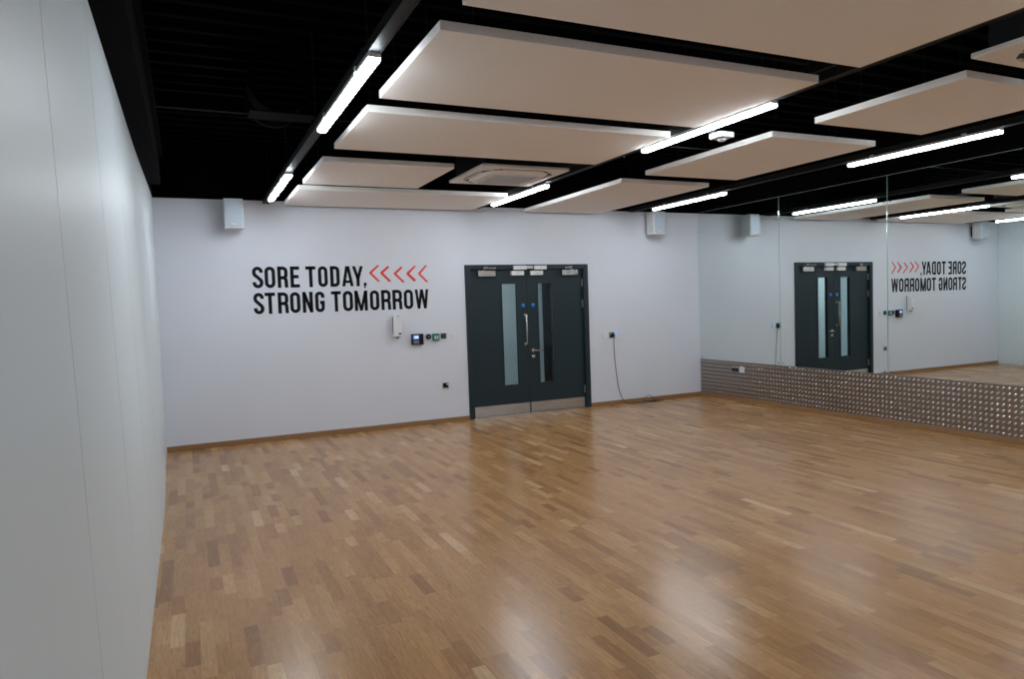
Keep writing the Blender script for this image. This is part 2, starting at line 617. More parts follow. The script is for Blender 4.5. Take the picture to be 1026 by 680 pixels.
# ------------------------------------------------------------------ the double doors
door = bpy.data.objects.new('door_1', None)
COL.objects.link(door)
door.location = ((DL + DR) / 2, 0, 0)
structure(door)
b = MB()
FW = 0.077
PY = -0.022       # the frame stands proud of the wall
b.box(DL, DL + FW, PY, 0.12, 0, DT, ch=0.002)
b.box(DR - FW, DR, PY, 0.12, 0, DT, ch=0.002)
b.box(DL + FW, DR - FW, PY, 0.12, DT - 0.062, DT, ch=0.002)
b.box(DL + FW, DL + FW + 0.015, 0.075, 0.12, 0, DT - 0.062)
b.box(DR - FW - 0.015, DR - FW, 0.075, 0.12, 0, DT - 0.062)
b.box(DL + FW, DR - FW, 0.075, 0.12, DT - 0.077, DT - 0.062)
b.build('door_frame', M_DOORFR, door)
MB().box(DL + FW, DR - FW, 0.0, 0.10, 0.0, 0.006, ch=0.002).build('threshold', M_STEEL, door)
LY0, LY1 = 0.024, 0.070     # leaf faces
MID = 4.684


def leaf(x0, x1, gx0, gx1, hinge_left):
    """x0..x1 leaf, gx0..gx1 vision panel"""
    z0, z1 = 0.008, DT - 0.066
    gz0, gz1 = 0.420, 1.852
    b = MB()
    b.box(x0, gx0, LY0, LY1, z0, z1)
    b.box(gx1, x1, LY0, LY1, z0, z1)
    b.box(gx0, gx1, LY0, LY1, z0, gz0)
    b.box(gx0, gx1, LY0, LY1, gz1, z1)
    lf = b.build('door_leaf', M_DOOR, door)
    # glazing bead
    b = MB()
    t = 0.012
    for (a0, a1, c0, c1) in ((gx0 - t, gx0 + 0.004, gz0 - t, gz1 + t), (gx1 - 0.004, gx1 + t, gz0 - t, gz1 + t),
                             (gx0, gx1, gz0 - t, gz0 + 0.004), (gx0, gx1, gz1 - 0.004, gz1 + t)):
        b.box(a0, a1, LY0 - 0.006, LY0 + 0.004, c0, c1)
        b.box(a0, a1, LY1 - 0.004, LY1 + 0.006, c0, c1)
    b.build('glazing_bead', M_DOORFR, lf)
    MB().box(gx0, gx1, 0.044, 0.050, gz0, gz1).build('glass_pane', M_GLASS, lf)
    MB().box(x0 + 0.012, x1 - 0.006, LY0 - 0.0025, LY0, 0.014, 0.156, ch=0.0008).build('kick_plate', M_STEEL, lf)
    hx = x0 if hinge_left else x1
    for hz in (1.79, 1.485, 0.22):
        MB().cyl((hx, LY0 - 0.010, hz), (hx, LY0 - 0.010, hz + 0.11), 0.009, n=12).box(hx - 0.012, hx + 0.012, LY0 - 0.004, LY0, hz, hz + 0.11).build('hinge', M_BRONZE, lf)
    # overhead closer
    cx = x0 + 0.235 if hinge_left else x1 - 0.225
    cw = 0.130
    b = MB()
    b.box(cx - cw, cx + cw, LY0 - 0.058, LY0, 1.957, 2.036, ch=0.004)
    cl = b.build('door_closer', M_BRONZE if hinge_left else M_CHROME, lf)
    b = MB()
    s = 1 if hinge_left else -1
    b.cyl((cx - s * 0.04, LY0 - 0.03, 2.03), (cx - s * 0.04, LY0 - 0.03, 2.062), 0.014, n=12)
    b.tube([(cx - s * 0.04, LY0 - 0.03, 2.058), (cx + s * 0.10, LY0 - 0.115, 2.062)], 0.008)
    b.tube([(cx + s * 0.10, LY0 - 0.115, 2.066), (cx - s * 0.01, PY - 0.004, 2.072)], 0.007)
    b.cyl((cx + s * 0.10, LY0 - 0.115, 2.052), (cx + s * 0.10, LY0 - 0.115, 2.076), 0.012, n=12)
    b.box(cx - s * 0.01 - 0.03, cx - s * 0.01 + 0.03, PY - 0.008, PY, 2.060, 2.086)
    b.build('closer_arm', M_BRONZE, lf)
    # blue round fire door sign
    sx = 4.616 if hinge_left else 4.775
    sg = MB().lathe((sx, LY0, 1.538), [(0, 0.031), (0.002, 0.031)], (0, -1, 0), n=32).build('round_sign', M_BLUE, lf)
    return lf


lfL = leaf(DL + FW + 0.004, MID - 0.002, 4.292, 4.530, True)
lfR = leaf(MID + 0.002, DR - FW - 0.004, 4.855, 5.088, False)
lfL['label'] = 'left leaf of the double doors, with a long steel pull handle'
lfR['label'] = 'right leaf of the double doors, with a steel lever handle'
# the small white ring and lines printed on the blue signs
for sx, lf in ((4.616, lfL), (4.775, lfR)):
    MB().lathe((sx, LY0 - 0.002, 1.538), [(0, 0.013), (0.0004, 0.013)], (0, -1, 0), n=20).build('sign_print', mat('pale_blue_print', (0.03, 0.25, 0.70), 0.4), lf)
# long pull handle
b = MB()
hx = 4.636
b.tube([(hx, LY0, 0.992), (hx, LY0 - 0.05, 0.992), (hx, LY0 - 0.062, 1.004), (hx, LY0 - 0.062, 1.392), (hx, LY0 - 0.05, 1.404), (hx, LY0, 1.404)], 0.0105, 12)
for hz in (0.992, 1.404):
    b.cyl((hx, LY0, hz), (hx, LY0 - 0.006, hz), 0.02)
b.build('pull_handle', M_CHROME, lfL)
# lever and escutcheon
b = MB()
lx = 4.757
b.lathe((lx, LY0, 0.895), [(0, 0.027), (0.008, 0.027), (0.010, 0.024)], (0, -1, 0))
b.tube([(lx, LY0 - 0.008, 0.895), (lx, LY0 - 0.048, 0.895), (lx + 0.012, LY0 - 0.058, 0.895), (lx + 0.138, LY0 - 0.058, 0.893)], 0.0105, 12)
b.build('lever_handle', M_CHROME, lfR)
b = MB()
b.lathe((lx, LY0, 0.812), [(0, 0.027), (0.008, 0.027), (0.010, 0.024)], (0, -1, 0))
b.lathe((lx, LY0 - 0.010, 0.812), [(0, 0.010), (0.007, 0.010), (0.009, 0.007)], (0, -1, 0))
b.build('keyhole_escutcheon', M_CHROME, lfR)
# electromagnetic locks: a pair on the header, a pair on the leaves
for x0, x1 in ((4.455, 4.655), (4.780, 4.972)):
    MB().box(x0, x1, PY - 0.035, PY, 2.043, 2.098, ch=0.003).box((x0 + x1) / 2 - 0.004, (x0 + x1) / 2 + 0.004, PY - 0.0355, PY - 0.034, 2.068, 2.076, 1).build('magnetic_lock', [M_WHITE, M_DARKP], door)
MB().box(4.655, 4.760, PY - 0.02, PY, 2.056, 2.094, ch=0.002).build('lock_junction_box', M_SPEAK, door)
for lf, x0, x1 in ((lfL, 4.437, 4.630), (lfR, 4.738, 4.930)):
    MB().box(x0, x1, LY0 - 0.045, LY0, 1.966, 2.028, ch=0.003).box((x0 + x1) / 2 - 0.006, (x0 + x1) / 2 + 0.006, LY0 - 0.046, LY0 - 0.044, 1.990, 1.998, 1).build('armature_plate', [M_WHITE, M_DARKP], lf)

# ================================================================== MIRRORS AND TREAD PLATE
mir = [(-0.002, -1.683), (-1.683, -3.330), (-3.330, -4.977), (-4.977, -6.624), (-6.624, -8.271)]
mlab = ['tall frameless wall mirror in the corner beside the white back wall',
        'tall frameless wall mirror in the middle, reflecting the dark double doors',
        'tall frameless wall mirror at the right edge, reflecting the reversed wall slogan']
for i, (ya, yb) in enumerate(mir):
    t = thing('wall_mirror', mlab[i] if i < 3 else 'tall frameless wall mirror further along the same wall, out of the picture', 'mirror',
              (W, (ya + yb) / 2, 0.586), 'frameless mirrors on the right wall')
    g = 0.0018
    x0, x1, y0, y1, z0, z1 = W, W + 0.0055, yb + g, ya - g, 0.5865, H + 0.010
    bv = 0.004
    b = MB()
    # flat silvered face with a slim polished bevel all round
    vs = [(x0, y0 + bv, z0 + bv), (x0, y1 - bv, z0 + bv), (x0, y1 - bv, z1 - bv), (x0, y0 + bv, z1 - bv),
          (x0 + 0.002, y0, z0), (x0 + 0.002, y1, z0), (x0 + 0.002, y1, z1), (x0 + 0.002, y0, z1),
          (x1, y0, z0), (x1, y1, z0), (x1, y1, z1), (x1, y0, z1)]
    b.add(vs, [(0, 1, 2, 3)], 0)
    b.add(vs, [(0, 4, 5, 1), (1, 5, 6, 2), (2, 6, 7, 3), (3, 7, 4, 0), (4, 8, 9, 5), (5, 9, 10, 6), (6, 10, 11, 7), (7, 11, 8, 4), (8, 11, 10, 9)], 1)
    b.build('mirror_glass', [M_MIRROR, M_MEDGE], t)
    for yy in (ya - 0.045, yb + 0.045):
        for zz in (0.622, 2.60):
            b = MB()
            b.lathe((W, yy, zz), [(0, 0.0085), (0.003, 0.0085), (0.005, 0.005)], (-1, 0, 0), n=14)
            b.build('mirror_screw', M_DARKP if zz < 1 else M_CHROME, t)

# checker plate with raised lozenges under the mirrors
pl_edges = [-0.004, -1.972, -4.303, -6.634, -8.271]
plab = ['patterned metal tread plate below the mirrors, the sheet with two sockets next to the corner',
        'patterned metal tread plate below the mirrors, the middle sheet',
        'patterned metal tread plate below the mirrors, the sheet running out of the right edge']
PZ0, PZ1 = 0.0588, 0.584
for i in range(4):
    ya, yb = pl_edges[i], pl_edges[i + 1]
    b = MB()
    b.box(W - 0.0025, W + 0.006, yb + 0.0012, ya - 0.0012, PZ0, PZ1)
    nz = 9
    sz = (PZ1 - PZ0) / nz
    ny = round((ya - yb) / 0.0565)
    sy = (ya - yb) / ny
    ca, sa = math.cos(R(-45)), math.sin(R(-45))
    X0 = W - 0.0025
    for a in range(ny):
        for c in range(nz):
            # raised oval lozenges, all slanting the same way
            yy = ya - (a + 0.5) * sy
            zz = PZ0 + (c + 0.5) * sz
            ring = []
            for k, hh in ((1.0, 0.0), (0.80, 0.0026), (0.45, 0.0043), (0.15, 0.0049)):
                for q in range(10):
                    t_ = 2 * math.pi * q / 10
                    p_, q_ = 0.0205 * k * math.cos(t_), 0.0105 * k * math.sin(t_)
                    ring.append((X0 - hh, yy + p_ * ca - q_ * sa, zz + p_ * sa + q_ * ca))
            fs = [(u * 10 + q, u * 10 + (q + 1) % 10, (u + 1) * 10 + (q + 1) % 10, (u + 1) * 10 + q) for u in range(3) for q in range(10)]
            fs.append(tuple(range(30, 40)))
            b.add(ring, fs, 1, True)
    o = b.build('tread_plate', [M_TREAD, M_TREADTOP], origin=(W, (ya + yb) / 2, PZ0))
    tag(o, plab[i] if i < 3 else 'patterned metal tread plate further along the same wall, out of the picture', 'metal plate', 'tread plate sheets below the mirrors')


# ================================================================== CEILING RAFTS
ZP = 2.834
TH = 0.046


def raft(x0, x1, yn, yf, label):
    t = thing('acoustic_ceiling_panel', label, 'ceiling panel', ((x0 + x1) / 2, (yn + yf) / 2, ZP), 'white acoustic panels hung below the black ceiling')
    b = MB()
    e = 0.002
    b.box(x0, x1, yn, yf, ZP, ZP + TH, ch=0.002)
    b.build('panel', M_RAFT, t)
    for xx in (x0 + 0.25, x1 - 0.25):
        for yy in (yn + 0.2, yf - 0.2):
            MB().cyl((xx, yy, ZP + TH + 0.006), (xx, yy, Z_TOP), 0.0016, n=6).cyl((xx, yy, ZP + TH), (xx, yy, ZP + TH + 0.02), 0.008, n=10).build('suspension_wire', M_WIRE, t)
    return t


raft(1.408, 3.807, -7.30, -6.1245, 'large white acoustic ceiling panel cut off by the top edge, nearest of the left row')
raft(1.408, 3.807, -5.841, -4.718, 'large white acoustic ceiling panel in the left row, second from the top edge')
raft(1.408, 3.807, -4.414, -3.294, 'large white acoustic ceiling panel in the left row, third from the top edge')
raft(1.408, 2.599, -2.789, -1.652, 'half-width white acoustic ceiling panel beside the ceiling cassette unit')
raft(1.408, 3.807, -1.335, -0.150, 'large white acoustic ceiling panel in the left row right against the back wall')
raft(4.607, 5.806, -2.529, -0.150, 'white acoustic ceiling panel in the right row nearest the back wall, above the doors')
raft(4.607, 5.806, -4.677, -2.965, 'white acoustic ceiling panel in the middle of the right row')
raft(4.607, 5.806, -6.220, -5.095, 'white acoustic ceiling panel in the right row beside the round-faced cassette unit')

# ================================================================== LIGHT LINES
LX = {'A': (1.203, 2.795), 'B': (3.895, 2.812), 'C': (6.391, 2.823)}
RUN = {'A': 'long dark lighting trunking above the left line of lights, beside the large panels',
       'B': 'long dark lighting trunking between the two rows of acoustic panels',
       'C': 'long dark lighting trunking nearest the mirrors'}
for k, (x, z) in LX.items():
    t = thing('lighting_trunking', RUN[k], 'trunking', (x, -6.2, z + 0.06), 'dark trunking runs carrying the lights')
    b = MB()
    b.box(x - 0.031, x + 0.031, Y_REAR + 0.2, -0.12, z + 0.052, z + 0.105)
    b.box(x - 0.034, x - 0.026, Y_REAR + 0.2, -0.12, z + 0.048, z + 0.056)
    b.box(x + 0.026, x + 0.034, Y_REAR + 0.2, -0.12, z + 0.048, z + 0.056)
    b.build('channel', M_TRUNK, t)
    y = -0.5
    while y > Y_REAR + 0.5:
        MB().cyl((x, y, z + 0.105), (x, y, Z_TOP), 0.0025, n=6).box(x - 0.036, x + 0.036, y - 0.012, y + 0.012, z + 0.103, z + 0.113).build('hanger', M_WIRE, t)
        y -= 1.6

LL = {('A', 0): 'short-looking lit ceiling light far left, touching the back wall line',
      ('A', 1): 'lit ceiling light of the left line hanging steeply in view, beside the large panels',
      ('B', 0): 'lit ceiling light of the middle line in front of the ceiling cassette unit',
      ('B', 1): 'lit ceiling light of the middle line beside the small presence detector',
      ('C', 0): 'lit ceiling light of the mirror side line just over the right wall speaker',
      ('C', 1): 'lit ceiling light of the mirror side line nearer the camera, at the right edge'}


def lamp(x, yf, z, ln, label):
    t = thing('ceiling_light', label, 'ceiling light', (x, yf - ln / 2, z), 'linear ceiling lights')
    y0, y1 = yf - ln, yf
    b = MB()
    b.box(x - 0.034, x + 0.034, y0, y1, z + 0.026, z + 0.052, ch=0.002)
    b.build('housing', M_LAMPBODY, t)
    b = MB()
    pts = [(x - 0.030, z + 0.026), (x - 0.030, z + 0.012), (x - 0.024, z + 0.004), (x - 0.013, z + 0.001), (x + 0.013, z + 0.001),
           (x + 0.024, z + 0.004), (x + 0.030, z + 0.012), (x + 0.030, z + 0.026)]
    b.prism(pts, y0 + 0.004, y1 - 0.004, 1)
    b.build('diffuser', M_TUBE, t)
    for yy in (y0 + 0.28, y1 - 0.28):
        b = MB()
        b.box(x - 0.040, x - 0.033, yy - 0.02, yy + 0.02, z + 0.03, z + 0.062)
        b.box(x + 0.033, x + 0.040, yy - 0.02, yy + 0.02, z + 0.03, z + 0.062)
        b.box(x - 0.038, x + 0.038, yy - 0.02, yy + 0.02, z + 0.040, z + 0.046)
        b.build('mounting_clip', M_LAMPBODY, t)
    return t


for k, (x, z) in LX.items():
    for i in range(4):
        yf = {'A': -0.69, 'B': -0.70, 'C': -0.69}[k] - 3.24 * i
        if yf - 1.5 < Y_REAR or (k, i) == ('A', 2):
            continue
        lamp(x, yf, z, {'A': 1.5, 'B': 1.46, 'C': 1.445}[k], LL.get((k, i), 'lit linear ceiling light behind the camera, out of the picture'))

# presence detector beside the middle line
t = thing('presence_detector', 'small white box-shaped presence detector beside the middle ceiling light', 'detector', (4.055, -4.72, 2.75))
MB().box(3.985, 4.115, -4.785, -4.655, 2.772, 2.812, ch=0.006).build('housing', M_WHITE, t)
MB().lathe((4.05, -4.72, 2.772), [(0, 0.036), (0.012, 0.034), (0.020, 0.022), (0.023, 0.006)], (0, 0, -1)).build('lens', M_SPEAK, t)
MB().box(3.926, 4.02, -4.745, -4.695, 2.812, 2.820).box(3.926, 3.932, -4.745, -4.695, 2.812, 2.88).build('bracket', M_TRUNK, t)

# a loose flex from the middle trunking
b = MB()
pts = []
for i in range(17):
    s = i / 16
    pts.append((3.935 + 0.14 * s, -3.6 + 0.25 * s, 2.93 - 0.10 * math.sin(math.pi * s) + 0.10 * s))
b.tube(pts, 0.006, 6)
tag(b.build('flex_cable', M_GREYP), 'thin grey flex cable drooping beside the middle lighting trunking', 'cable')

# black perforated tray running along the middle line
b = MB()
b.box(4.10, 4.30, Y_REAR + 0.2, -0.3, 3.02, 3.03)
b.box(4.10, 4.106, Y_REAR + 0.2, -0.3, 3.03, 3.08)
b.box(4.294, 4.30, Y_REAR + 0.2, -0.3, 3.03, 3.08)
tray = b.build('cable_tray', M_BLACK3)
tag(tray, 'black cable tray hung above the gap between the two rows of panels', 'cable tray')

# black beam across the ceiling on the left and the round duct
b = MB()
b.box(0.115, 1.05, -2.16, -2.10, 3.36, 3.45)
b.box(1.30, W, -2.16, -2.10, 3.36, 3.45)
tag(b.build('ceiling_beam', M_BLACK2), 'black steel beam crossing under the ribbed ceiling at the left', 'beam')
t = thing('ventilation_duct', 'round black ventilation duct hanging in the dark ceiling at the left', 'duct', (1.04, -2.4, 3.13))
b = MB()
b.lathe((1.04, -3.2, 3.36), [(0, 0.245), (0.02, 0.245), (0.021, 0.225), (0.5, 0.225), (0.51, 0.235), (0.53, 0.235), (0.54, 0.225), (0.62, 0.225)], (0, 1, 0), n=36)
b.build('duct_pipe', M_BLACK, t)
b = MB()
for k in range(7):
    zz = 3.36 - 0.18 + k * 0.06
    hw = math.sqrt(max(0.01, 0.225 ** 2 - (zz - 3.36) ** 2))
    b.box(1.04 - hw, 1.04 + hw, -3.215, -3.20, zz, zz + 0.008)
b.build('grille', M_BLACK2, t)
MB().box(0.80, 1.28, -3.24, -3.0, 3.095, 3.11).build('support_plate', M_BLACK3, t)


# ================================================================== CEILING CASSETTES
def cassette(x0, x1, y0, y1, z, label):
    cx, cy = (x0 + x1) / 2, (y0 + y1) / 2
    t = thing('ceiling_air_conditioner', label, 'air conditioner', (cx, cy, z))
    b = MB()
    b.box(x0, x1, y0, y1, z, z + 0.03, ch=0.006)
    b.build('fascia', M_ACW, t)
    MB().box(x0 + 0.06, x1 - 0.06, y0 + 0.06, y1 - 0.06, z + 0.03, z + 0.28).build('casing', M_TRUNK, t)

    def rr(h, c, n=6):
        pts = []
        for q, (sx, sy) in enumerate(((1, 1), (-1, 1), (-1, -1), (1, -1))):
            for i in range(n + 1):
                a = math.pi / 2 * (q + i / n)
                pts.append((cx + sx * (h - c) + c * math.cos(a), cy + sy * (h - c) + c * math.sin(a)))
        return pts
    # dropped centre with rounded corners
    ho, hi = 0.345, 0.30
    P0, P1 = rr(ho, 0.17), rr(hi, 0.13)
    n = len(P0)
    b = MB()
    vs = [(a, c, z + 0.002) for a, c in P0] + [(a, c, z - 0.024) for a, c in P1]
    b.add(vs, [(i, (i + 1) % n, n + (i + 1) % n, n + i) for i in range(n)] + [list(range(n, 2 * n))])
    b.build('centre_cover', M_ACW, t)
    # dark air slots, one at each side, curving into the corners
    for q in range(4):
        A = R(90 * q)
        pts = []
        outer, inner = [], []
        half = 0.30
        for i in range(13):
            s = -1 + 2 * i / 12
            v = s * half
            bend = 0.11 * max(0, abs(s) - 0.62) / 0.38 * max(0, abs(s) - 0.3)
            outer.append((0.402 - bend, v))
            inner.append((0.350 - bend, v * 0.93))
        poly = outer + inner[::-1]
        ca, sa = math.cos(A), math.sin(A)
        poly = [(cx + p * ca - q_ * sa, cy + p * sa + q_ * ca) for p, q_ in poly]
        sl = MB()
        vs = [(a, c, z - 0.001) for a, c in poly] + [(a, c, z + 0.004) for a, c in poly]
        m_ = 13
        fs = [(i, i + 1, 2 * m_ - 2 - i, 2 * m_ - 1 - i) for i in range(m_ - 1)]
        sl.add(vs, fs)
        so = sl.build('air_slot', M_ACD, t)
        # louvre inside the slot
        lv = MB()
        for (pp, vv) in (((0.366, 0.388), 0.215),):
            p4 = [(pp[0], -vv), (pp[1], -vv), (pp[1], vv), (pp[0], vv)]
            p4 = [(cx + p * ca - q_ * sa, cy + p * sa + q_ * ca) for p, q_ in p4]
            lv.prism(p4, z - 0.006, z - 0.0015, 2)
        lv.build('louvre', M_ACG, so)
    # return grille
    g = MB()
    for i in range(15):
        xx = cx - 0.21 + i * 0.03
        g.box(xx, xx + 0.014, cy - 0.22, cy + 0.22, z - 0.030, z - 0.024)
    g.box(cx - 0.235, cx + 0.235, cy - 0.235, cy - 0.215, z - 0.030, z - 0.024)
    g.box(cx - 0.235, cx + 0.235, cy + 0.215, cy + 0.235, z - 0.030, z - 0.024)
    g.build('return_grille', M_ACG, t)
    return t


cassette(2.815, 3.73, -2.955, -2.04, 2.835, 'square white ceiling air conditioner between the half-width panel and the middle light')
cassette(4.29, 5.24, -7.40, -6.44, 2.835, 'square white ceiling air conditioner cut off by the right edge of the picture')


# ================================================================== SPEAKERS
def speaker(x, label):
    t = thing('wall_speaker', label, 'speaker', (x, -0.17, 2.54), 'white wall speakers')
    b = MB()
    b.box(x - 0.108, x + 0.108, -0.262, -0.075, 2.540, 2.880, ch=0.010)
    b.build('cabinet', M_SPEAK, t)
    g = MB()
    g.box(x - 0.100, x + 0.100, -0.270, -0.258, 2.560, 2.862, ch=0.004)
    gr = g.build('grille', M_GRILLE, t)
    MB().box(x - 0.022, x + 0.026, -0.2725, -0.269, 2.584, 2.594).box(x - 0.032, x - 0.012, -0.2728, -0.269, 2.588, 2.598, 1).build('badge', [M_SIGNW, M_YEL], gr)
    MB().box(x - 0.03, x + 0.03, -0.012, 0, 2.60, 2.80, ch=0.002).cyl((x, -0.012, 2.68), (x, -0.080, 2.68), 0.014, n=12).cyl((x, -0.012, 2.74), (x, -0.080, 2.74), 0.014, n=12).build('wall_bracket', M_DARKP, t)
    return t


speaker(0.835, 'white wall speaker high on the back wall at the left, above the slogan')
speaker(6.800, 'white wall speaker high on the back wall at the right, beside the mirror')

# ================================================================== WALL SLOGAN
LT = 0.0405          # stroke width


def ribbon(b, pts, w, closed=False, y0=-0.0022, y1=-0.0002):
    """flat stroke with mitred joints in the x-z plane"""
    P = [Vector((p[0], p[1])) for p in pts]
    n = len(P)
    Lf, Rt = [], []
    for i in range(n):
        if closed:
            d0 = (P[i] - P[i - 1]).normalized()
            d1 = (P[(i + 1) % n] - P[i]).normalized()
        else:
            d0 = (P[i] - P[max(i - 1, 0)])
            d1 = (P[min(i + 1, n - 1)] - P[i])
            d0 = d1.normalized() if d0.length < 1e-9 else d0.normalized()
            d1 = d0 if d1.length < 1e-9 else d1.normalized()
        nn = (Vector((-d0.y, d0.x)) + Vector((-d1.y, d1.x))).normalized()
        k = 1 / max(0.45, nn.dot(Vector((-d0.y, d0.x))))
        ww = w[i] if isinstance(w, (list, tuple)) else w
        Lf.append(P[i] + nn * (ww / 2 * k))
        Rt.append(P[i] - nn * (ww / 2 * k))
    cnt = n if closed else n - 1
    for i in range(cnt):
        j = (i + 1) % n
        q = [Lf[i], Lf[j], Rt[j], Rt[i]]
        b.add([(a.x, y0, a.y) for a in q] + [(a.x, y1, a.y) for a in q],
              [(0, 1, 2, 3), (4, 7, 6, 5), (0, 4, 5, 1), (2, 6, 7, 3), (1, 5, 6, 2), (3, 7, 4, 0)])


def arc(cx, cy, rx, ry, a0, a1, n=10):
    return [(cx + rx * math.cos(R(a0 + (a1 - a0) * i / n)), cy + ry * math.sin(R(a0 + (a1 - a0) * i / n))) for i in range(n + 1)]


def letter(ch, x0, x1, z0, z1, root):
    w, h, t = x1 - x0, z1 - z0, LT
    b = MB()
    c = t / 2
    r = w / 2 - c

    def S(pts, closed=False, wd=None):
        ribbon(b, [(x0 + p, z0 + q) for p, q in pts], wd or t, closed)
    if ch == 'O':
        S(arc(w / 2, h - c - r, r, r, 0, 180) + arc(w / 2, c + r, r, r, 180, 360), True)
    elif ch == 'S':
        S([(w - c, h * 0.72)] + arc(w / 2, h - c - r, r, r, 0, 180) + [(c, h * 0.68), (c + 0.012, h * 0.60), (w / 2, h * 0.50), (w - c - 0.012, h * 0.395), (w - c, h * 0.31)] + arc(w / 2, c + r, r, r, 360, 180) + [(c, h * 0.29)])
    elif ch == 'G':
        S([(w - c, h * 0.70)] + arc(w / 2, h - c - r, r, r, 0, 180) + arc(w / 2, c + r, r, r, 180, 360) + [(w - c, h * 0.52)])
        S([(w * 0.52, h * 0.47), (w, h * 0.47)])
    elif ch == 'T':
        S([(0, h - c), (w, h - c)])
        S([(w / 2, 0), (w / 2, h)])
    elif ch == 'E':
        S([(c, 0), (c, h)])
        for q in (c, h * 0.515, h - c):
            S([(c, q), (w * (0.9 if 0.3 < q / h < 0.7 else 1), q)])
    elif ch == 'D':
        S([(c, 0), (c, h)])
        rr_ = min(r, 0.042)
        S([(c, h - c), (w - c - rr_, h - c)] + arc(w - c - rr_, h - c - rr_, rr_, rr_, 80, 0, 8) + arc(w - c - rr_, c + rr_, rr_, rr_, 0, -80, 8) + [(w - c - rr_, c), (c, c)])
    elif ch == 'R':
        S([(c, 0), (c, h)])
        rr_ = min(r, 0.038)
        m_ = h * 0.47
        S([(c, h - c), (w - c - rr_, h - c)] + arc(w - c - rr_, h - c - rr_, rr_, rr_, 80, 0, 8) + arc(w - c - rr_, m_ + rr_, rr_, rr_, 0, -80, 8) + [(w - c - rr_, m_), (c, m_)])
        S([(w - c - 0.022, m_), (w - c - 0.006, m_ - 0.018), (w - c - 0.001, m_ - 0.04), (w - c, h * 0.10), (w - c + 0.004, 0)])
    elif ch == 'N':
        S([(c, 0), (c, h)])
        S([(w - c, 0), (w - c, h)])
        S([(c * 0.95, h), (w - c * 0.95, 0)], wd=t * 0.92)
    elif ch == 'M':
        S([(c, 0), (c, h)])
        S([(w - c, 0), (w - c, h)])
        S([(c * 1.1, h), (w / 2, 0.0)], wd=t * 0.86)
        S([(w - c * 1.1, h), (w / 2, 0.0)], wd=t * 0.86)
    elif ch == 'W':
        for a_, b_ in ((c, w * 0.27), (w * 0.5, w * 0.27), (w * 0.5, w * 0.73), (w - c, w * 0.73)):
            S([(a_, h), (b_, 0)], wd=t * 0.88)
    elif ch == 'A':
        S([(c * 0.8, 0), (w / 2 - 0.006, h)], wd=t * 0.93)
        S([(w - c * 0.8, 0), (w / 2 + 0.006, h)], wd=t * 0.93)
        S([(w * 0.2, h * 0.235), (w * 0.8, h * 0.235)], wd=t * 0.8)
    elif ch == 'Y':
        S([(w / 2, 0), (w / 2, h * 0.45)])
        S([(c * 0.8, h), (w / 2, h * 0.36)], wd=t * 0.93)
        S([(w - c * 0.8, h), (w / 2, h * 0.36)], wd=t * 0.93)
    elif ch == ',':
        S([(w / 2, h * 0.17), (w / 2, h * 0.02)], wd=w)
        S([(w / 2, h * 0.02), (w * 0.30, -h * 0.10)], wd=w * 0.5)
    # keep the strokes inside cap height
    b.v = [(vx, vy, min(max(vz, z0 - (0.05 if ch == ',' else 0)), z1)) for vx, vy, vz in b.v]
    return b.build('letter', M_INK, root)


slogan = thing('wall_lettering', 'large black condensed capital lettering in two lines on the back wall left of the doors', 'lettering', (2.12, 0, 1.545))
L1 = [(1.021, 1.144), (1.161, 1.283), (1.309, 1.429), (1.459, 1.568), (1.642, 1.763), (1.791, 1.908), (1.939, 2.056), (2.086, 2.225), (2.219, 2.352), (2.358, 2.392)]
L2 = [(1.021, 1.140), (1.150, 1.270), (1.300, 1.423), (1.442, 1.563), (1.590, 1.714), (1.742, 1.857), (1.939, 2.061), (2.084, 2.210), (2.231, 2.397), (2.428, 2.548), (2.575, 2.700), (2.724, 2.851), (2.876, 3.001), (3.025, 3.216)]
for ch, (a, c_) in zip('SORETODAY,', L1):
    letter(ch, a, c_, 1.857, 2.115, slogan)
for ch, (a, c_) in zip('STRONGTOMORROW', L2):
    letter(ch, a, c_, 1.545, 1.801, slogan)

chev = [[(2.555, 2.119), (2.447, 2.025), (2.558, 1.912)], [(2.689, 2.105), (2.592, 2.023), (2.704, 1.91)],
        [(2.865, 2.094), (2.768, 2.011), (2.886, 1.896)], [(3.047, 2.109), (2.940, 2.009), (3.04, 1.913)],
        [(3.199, 2.115), (3.097, 2.007), (3.207, 1.893)]]
cw = [(0.022, 0.028, 0.022), (0.025, 0.031, 0.028), (0.026, 0.028, 0.024), (0.020, 0.034, 0.034), (0.021, 0.027, 0.023)]
clab = ['red left-pointing chevron on the wall, right after the comma', 'red left-pointing chevron, second after the comma',
        'red left-pointing chevron, the slightly lower middle one of the five', 'red left-pointing chevron with the thick lower stroke, fourth after the comma',
        'red left-pointing chevron at the right end of the row of five']
for pts, ws, lb in zip(chev, cw, clab):
    b = MB()
    T_, V_, B_ = [Vector(p) for p in pts]
    path, wl = [], []
    for i in range(6):
        path.append(T_.lerp(V_ + (T_ - V_) * 0.12, i / 5))
        wl.append(ws[0] + (ws[1] - ws[0]) * i / 5)
    path.append(V_)
    wl.append(ws[1] * 0.85)
    for i in range(6):
        path.append((V_ + (B_ - V_) * 0.12).lerp(B_, i / 5))
        wl.append(ws[1] + (ws[2] - ws[1]) * i / 5)
    ribbon(b, [p[:] for p in path], wl)
    o = b.build('wall_chevron', M_RED)
    tag(o, lb, 'chevron sign', 'red chevrons after the slogan')

